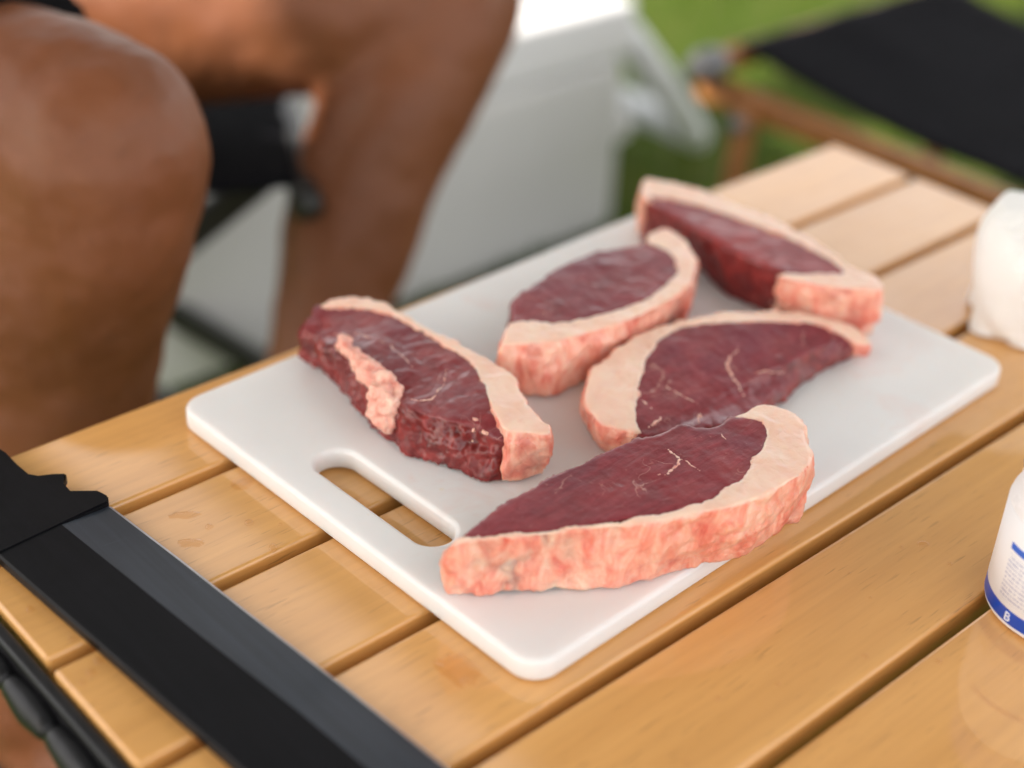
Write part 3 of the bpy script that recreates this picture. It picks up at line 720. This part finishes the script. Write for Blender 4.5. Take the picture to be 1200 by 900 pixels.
# ------------------------------------------------------------------ water drops and smears on the slats
def slat_top(x, y): return H + .0001
def drop(x, y, rx, ry, h, rot, seed, label, group, name='water_drop', irr=.12):
    bm = bmesh.new(); n_ = 24; rows = []
    for j in range(7):
        t_ = j / 6 * math.pi / 2
        rows.append([bm.verts.new(((math.cos(a) * rx) * math.cos(t_) * (1 + irr * noise.noise(Vector((math.cos(a) * 1.6, math.sin(a) * 1.6, seed)))), (math.sin(a) * ry) * math.cos(t_) * (1 + irr * noise.noise(Vector((math.cos(a) * 1.6, math.sin(a) * 1.6, seed)))), -.0004 + (h + .0008) * math.sin(t_))) for a in [2 * math.pi * k / n_ for k in range(n_)]] if j < 6 else [bm.verts.new((0, 0, h + .0004))])
    for a, b in zip(rows, rows[1:]):
        for k in range(n_):
            if len(b) > 1: bm.faces.new((a[k], a[(k + 1) % n_], b[(k + 1) % n_], b[k]))
            else: bm.faces.new((a[k], a[(k + 1) % n_], b[0]))
    bm.faces.new(rows[0][::-1])
    o = mobj(name, bm_me(bm), WATER); o.location = (x, y, H - .0003); o.rotation_euler = (0, 0, rot)
    return tag(o, label, name.replace('_', ' '), group)
GD = 'water drops on the table slats'
for lab, lst in (('small water drop between the knife edge and the cutting board', [(.4382, .1733, .0016), (.4537, .1646, .0019), (.4640, .155, .0009)]),
                 ('small water drop on the slat ends between the knife spine and the black end rail', [(.3509, .1716, .0015), (.3554, .1446, .0013), (.352, .1225, .0017), (.3466, .1194, .0012), (.3575, .1265, .0016)]),
                 ('tiny water drop on the bare slats between the cutting board and the bottle', [(.6739, -.0335, .0010), (.6814, -.0546, .0011), (.634, -.0459, .0008), (.6014, -.0674, .0013), (.6229, -.0888, .0014), (.640, -.030, .0008), (.535, -.045, .0011), (.56, -.055, .0009), (.50, -.06, .0010)])):
    for k, (x, y, r) in enumerate(lst): drop(x, y, r * 1.25, r * 1.25 * random.uniform(.85, 1.15), r * .7, 0, k + x * 9, lab, GD)
drop(.6844, -.0382, .0034, .0022, .0009, R(-35), 31, 'larger oval water drop on the bare slat below the board, towards the bottle', None)
drop(.4521, .1435, .0030, .0021, .0009, R(50), 32, 'oval water drop near a slat edge between knife and board', None)
drop(.4339, .1879, .0075, .0030, .0004, R(-30), 33, 'flat winged water smear on the slat between knife and board', None, 'water_smear', .5)
drop(.4262, .1683, .0060, .0036, .0006, R(-35), 34, 'thick crescent water smear touching the knife edge', None, 'water_smear', .5)
drop(.468, .1918, .0065, .0050, .0003, R(20), 35, 'faint round water smear against the cutting board side', None, 'water_smear', .3)
drop(.4660, .0330, .0150, .0085, .0003, R(75), 36, 'broad thin water smear beside the cutting board front corner', None, 'water_smear', .5)

# ------------------------------------------------------------------ person (seated, seen from the thighs down)
person = tag(empty('person', (.51, .87, 0)), 'seated bare-legged person in black shorts with knees beside the table', 'person')
K1, A1, H1 = Vector((.534, .434, .487)), Vector((.462, .455, .085)), Vector((.42, .85, .450))
K2, A2, H2 = Vector((.935, .605, .448)), Vector((.705, .525, .085)), Vector((.600, .895, .430))
bm = bmesh.new()
def leg(K, A, Hp, kr, out_):
    dn = (A - K); th = (Hp - K)
    fr = (-th); fr.z = 0; fr.normalize()
    tube(bm, [Hp, Hp.lerp(K, .35), Hp.lerp(K, .7), Hp.lerp(K, .9), K + Vector((0, 0, .004))], [.098, .090, .074, .064 * kr, .058 * kr], 24, sub=4)
    back = -fr * .018
    tube(bm, [K + Vector((0, 0, .002)), K + dn * .10, K + dn * .26 + back * .9, K + dn * .42 + back, K + dn * .62 + back * .6, K + dn * .85, A], [(a * kr, b * kr) for a, b in ((.060, .059), (.058, .057), (.0585, .060), (.056, .058), (.046, .048), (.036, .038), (.036, .040))], 24, sub=4)
    ball(bm, K + fr * .018 + Vector((0, 0, .004)), .046 * kr, (1, 1, 1.12))       # kneecap
    ball(bm, K + fr * .020 + dn * .13, .030, (1, 1, 1.3))                     # shin top
    # foot
    heel = A - fr * .035; toe = A + fr * .16
    tube(bm, [Vector((heel.x, heel.y, .045)), Vector((A.x, A.y, .052)) + fr * .02, Vector((A.x, A.y, .042)) + fr * .09, Vector((toe.x, toe.y, .030))], [.034, .040, .040, .026], 20, sub=4)
leg(K1, A1, H1, 1.10, 1); leg(K2, A2, H2, 1, -1)
PC = (H1 + H2) / 2
ball(bm, PC + Vector((0, .01, .02)), .14, (1.25, .95, .85))
tors = [PC + Vector((0, .03, .05)), PC + Vector((-.03, .13, .19)), PC + Vector((-.06, .22, .37)), PC + Vector((-.08, .27, .50))]
tube(bm, tors, [(.15, .115), (.14, .11), (.17, .12), (.10, .09)], 28, sub=4, up=(0.45, -.89, 0))
SH0 = PC + Vector((-.08, .27, -.01)); nk = SH0 + Vector((0, -.02, .58)); hd = SH0 + Vector((.015, -.05, .72))
tube(bm, [SH0 + Vector((0, 0, .48)), nk, hd], [.06, .055, .055], 20, sub=3)
ball(bm, hd, .098, (.80, .95, 1.18)); ball(bm, hd + Vector((.045, -.085, -.02)), .022, (.8, .8, 1.2))
rt = Vector((.83, .56, 0)).normalized()
fwd_ = Vector((.56, -.83, 0)).normalized()
for sgn in (-1, 1):                       # arms folded across the chest
    sh = SH0 + rt * (.175 * sgn) + Vector((0, 0, .49)); el = SH0 + rt * (.23 * sgn) + fwd_ * .05 + Vector((0, 0, .23)); wr = SH0 - rt * (.06 * sgn) + fwd_ * (.155 + .03 * (sgn > 0)) + Vector((0, 0, .30 + .035 * (sgn > 0)))
    hn = SH0 - rt * (.15 * sgn) + fwd_ * (.12) + Vector((0, 0, .31 + .03 * (sgn > 0)))
    tube(bm, [sh, sh.lerp(el, .5), el, el.lerp(wr, .35), wr, hn], [.058, .047, .042, .042, .030, (.040, .020)] if False else [.058, .047, .042, .042, .030, .030], 18, sub=3)
me = evalmesh(bm_me(bm), [('REMESH', dict(mode='VOXEL', voxel_size=.0055, use_smooth_shade=True)), ('SMOOTH', dict(factor=.5, iterations=14)), ('SUBSURF', dict(levels=1, render_levels=1))])
me.update()
q = [v.co + v.normal * (.0022 * fbm(v.co, 24, 3)) for v in me.vertices]
for v, c in zip(me.vertices, q): v.co = c
mobj('body', me, SKIN, person)
# shorts: one continuous garment
bm = bmesh.new()
for K, Hp, e in ((K1, H1, .83), (K2, H2, .22)):
    tube(bm, [Hp, Hp.lerp(K, e * .5), Hp.lerp(K, e)], [.112, .104 if e > .5 else .110, .090 if e > .5 else .106], 28, sub=4, cap=False)
ball(bm, PC + Vector((0, .01, .02)), .155, (1.25, .97, .87))
me = evalmesh(bm_me(bm), [('REMESH', dict(mode='VOXEL', voxel_size=.006, use_smooth_shade=True)), ('SMOOTH', dict(factor=.5, iterations=5))])
me.update(); q = [v.co + v.normal * (.004 * fbm(v.co, 22, 3)) for v in me.vertices]
for v, c in zip(me.vertices, q): v.co = c
mobj('shorts', me, SHORTS, person)
bm = bmesh.new()
tube(bm, [p + Vector((0, 0, .01)) for p in tors[:3]] + [tors[3] + Vector((0, 0, -.015))], [(.168, .132), (.160, .130), (.188, .138), (.125, .108)], 30, sub=4, up=(0.45, -.89, 0))
for sgn in (-1, 1):
    sh = SH0 + rt * (.165 * sgn) + Vector((0, 0, .49)); el = SH0 + rt * (.23 * sgn) + fwd_ * .05 + Vector((0, 0, .23))
    tube(bm, [sh, sh.lerp(el, .55)], [.074, .066], 20, cap=False)
me = evalmesh(bm_me(bm), [('REMESH', dict(mode='VOXEL', voxel_size=.008, use_smooth_shade=True)), ('SMOOTH', dict(factor=.5, iterations=4))])
me.update(); q = [v.co + v.normal * (.005 * fbm(v.co, 16, 3)) for v in me.vertices]
for v, c in zip(me.vertices, q): v.co = c
mobj('shirt', me, SHIRT, person)
bm = bmesh.new(); ball(bm, hd + Vector((-.012, .025, .03)), .104, (.86, .95, 1.02))
mobj('hair', bm_me(bm), SHORTS, person)
for A, K, Hp in ((A1, K1, H1), (A2, K2, H2)):
    fr = (K - Hp); fr.z = 0; fr.normalize(); bm = bmesh.new()
    tube(bm, [Vector((A.x, A.y, .014)) - fr * .05, Vector((A.x, A.y, .013)) + fr * .05, Vector((A.x, A.y, .013)) + fr * .17], [(.012, .040), (.012, .046), (.012, .036)], 20, sub=4, up=(fr.y, -fr.x, 0))
    tube(bm, [Vector((A.x, A.y, 0)) + fr * .085 + Vector((-fr.y * .046, fr.x * .046, .018)), Vector((A.x, A.y, .088)) + fr * .075, Vector((A.x, A.y, 0)) + fr * .085 + Vector((fr.y * .046, -fr.x * .046, .018))], [(.004, .016)] * 3, 12, sub=6)
    mobj('sandal', bm_me(bm), BLACKP, person)

# ------------------------------------------------------------------ folding stools
def stool(name, label, x0, x1, y0, y1, zt, legmat, railmat, rotz=0, sag=.035):
    cx_, cy_ = (x0 + x1) / 2, (y0 + y1) / 2
    t_ = tag(empty(name, (cx_, cy_, 0)), label, 'stool')
    hx, hy = (x1 - x0) / 2, (y1 - y0) / 2
    def add(nm, bm, mat, sm=True):
        o = mobj(nm, bm_me(bm), mat, None, sm); o.parent = t_; return o
    bm = bmesh.new(); nx_, ny_ = 14, 20; top = []
    for lay in (0, -.0025):
        g_ = []
        for j in range(ny_ + 1):
            for i in range(nx_ + 1):
                u, v = -1 + 2 * i / nx_, -1 + 2 * j / ny_
                z = zt + .012 + lay - sag * (1 - v * v) * (1 - .25 * u * u) + .002 * noise.noise(Vector((u * 3, v * 3, 1)))
                g_.append(bm.verts.new((u * hx * .93, v * hy, z)))
        top.append(g_)
    W_ = nx_ + 1
    for li, g_ in enumerate(top):
        for j in range(ny_):
            for i in range(nx_): bm.faces.new((g_[j * W_ + i], g_[j * W_ + i + 1], g_[(j + 1) * W_ + i + 1], g_[(j + 1) * W_ + i]))
    edge = [(j * W_, (j + 1) * W_) for j in range(ny_)] + [(j * W_ + nx_, (j + 1) * W_ + nx_) for j in range(ny_)] + [(i, i + 1) for i in range(nx_)] + [(ny_ * W_ + i, ny_ * W_ + i + 1) for i in range(nx_)]
    for a, b in edge: bm.faces.new((top[0][a], top[0][b], top[1][b], top[1][a]))
    add('seat', bm, CANVAS)
    for sy in (-1, 1):
        bm = bmesh.new(); tube(bm, [(-hx, sy * hy, zt), (hx, sy * hy, zt)], .0125, 16); rail = add('seat_rail', bm, railmat)
        for sx in (-1, 1):
            bm = bmesh.new(); tube(bm, [(sx * (hx - .004), sy * hy, zt), (sx * (hx + .003), sy * hy, zt)], .0132, 16, cap=False)
            o = mobj('end_cap', bm_me(bm), CHROME if sx < 0 and legmat is WOOD_CHAIR else BLACKP); o.parent = rail
    for sx in (-1, 1):
        for sy in (-1, 1):
            xo = sx * (hx - .09) + .012 * sy * sx
            bm = bevelbox(-.009, .009, -.013, .013, 0, 1, .003)
            a = Vector((xo, sy * hy, zt)); b = Vector((xo, -sy * hy * 1.02, .004)); d = b - a
            rot_ = d.to_track_quat('Z', 'X').to_matrix().to_4x4()
            bmesh.ops.transform(bm, matrix=Matrix.Translation(a) @ rot_ @ Matrix.Rotation(R(90), 4, 'Z') @ Matrix.Diagonal((1, 1, d.length, 1)), verts=bm.verts[:])
            add('leg', bm, legmat)
    t_.rotation_euler = (0, 0, rotz)
    return t_
stool('camp_stool', 'black folding camp seat under the seated person', .680 - .17, .680 + .17, .814 - .2, .814 + .2, .333, BLACKM, BLACKM, R(60), .008)
# low folding chair of brown wood: slung canvas on two rails, side bars, bolted legs
ch = tag(empty('folding_chair', (1.545, .32, 0)), 'low folding chair with black canvas seat and brown wooden frame on the grass', 'chair')
def cadd(nm, bm, mat, par=None, sm=True):
    o = mobj(nm, bm_me(bm), mat, None, sm); o.parent = par or ch
    if par is None: o.location = -ch.location
    return o
SX0, SX1, SY0, SY1, SZ = 1.365, 1.745, .02, .640, .318
bm = bmesh.new(); NX, NY = 16, 24; lay = []
for dz in (0, -.003):
    lay.append([bm.verts.new((SX0 + (SX1 - SX0) * i / NX, SY0 + (SY1 - SY0) * j / NY, SZ + dz - .030 * math.sin(math.pi * j / NY) ** .8 + .003 * noise.noise(Vector((i * .35, j * .3, 2))))) for j in range(NY + 1) for i in range(NX + 1)])
W_ = NX + 1
for g_ in lay:
    for j in range(NY):
        for i in range(NX): bm.faces.new((g_[j * W_ + i], g_[j * W_ + i + 1], g_[(j + 1) * W_ + i + 1], g_[(j + 1) * W_ + i]))
for a, b in [(j * W_, (j + 1) * W_) for j in range(NY)] + [(j * W_ + NX, (j + 1) * W_ + NX) for j in range(NY)] + [(i, i + 1) for i in range(NX)] + [(NY * W_ + i, NY * W_ + i + 1) for i in range(NX)]:
    bm.faces.new((lay[0][a], lay[0][b], lay[1][b], lay[1][a]))
cadd('seat', bm, CANVAS)
for yy in (SY0, SY1 + .008):
    bm = bmesh.new(); tube(bm, [(1.330, yy, .300), (1.765, yy, .300)], .0135, 16); rail = cadd('seat_rail', bm, WOOD_CHAIR)
    for xa, xb, mt in ((1.318, 1.336, CAPM), (1.759, 1.777, BLACKP)):
        bm = bmesh.new(); tube(bm, [(xa, yy, .300), (xb, yy, .300)], .0175, 16); cadd('end_cap', bm, mt, rail)
for xx in (1.345, 1.735):
    bm = bevelbox(xx - .009, xx + .009, SY0 - .02, SY1 + .03, .255, .284, .004); cadd('side_bar', bm, WOOD_CHAIR)
    bm = bevelbox(xx - .008, xx + .008, SY0 + .03, SY1 - .03, .120, .144, .004); cadd('lower_bar', bm, WOOD_CHAIR)
    for yy, yb_ in ((.590, .605), (.07, .055)):
        bm = bmesh.new(); tube(bm, [(xx - .018, yy, .262), (xx - .018, yb_, .004)], (.0125), 14); lg = cadd('leg', bm, WOOD_CHAIR)
        bm = bmesh.new(); tube(bm, [(xx - .036, yy, .258), (xx + .012, yy, .258)], .009, 12); cadd('bolt', bm, CAPM, lg)

# ------------------------------------------------------------------ cooler
CX0, CX1, CY0, CY1, CZ = .74, 1.425, .845, 1.22, .276
co_ = tag(empty('cooler', ((CX0 + CX1) / 2, (CY0 + CY1) / 2, 0)), 'white plastic cooler box with a swing handle standing on the lawn', 'cooler')
mobj('body', bm_me(bevelbox(CX0, CX1, CY0, CY1, .004, CZ - .045, .02, 4)), COOLER, co_)
mobj('lid', bm_me(bevelbox(CX0 - .002, CX1 + .002, CY0 - .002, CY1 + .002, CZ - .0445, CZ + .02, .007, 3)), COOLER_L, co_)
for yy in (CY0 + .03, CY1 - .03):
    bm = bmesh.new(); ball(bm, (CX1 + .012, yy, .135), .026, (.7, 1, 1)); mobj('handle_pivot', bm_me(bm), COOLER_L, co_)
hp = [(CX1 + .008, .250), (CX1 + .085, .170), (CX1 + .160, .085)]
bm = bmesh.new()
tube(bm, [(x, CY0 + .02, z) for x, z in hp] + [(x, CY1 - .02, z) for x, z in hp[::-1]], [(.023, .020)] * 6, 16, up=(0.7, 0, .7))
mobj('handle', bm_me(bm), HANDLE, co_)
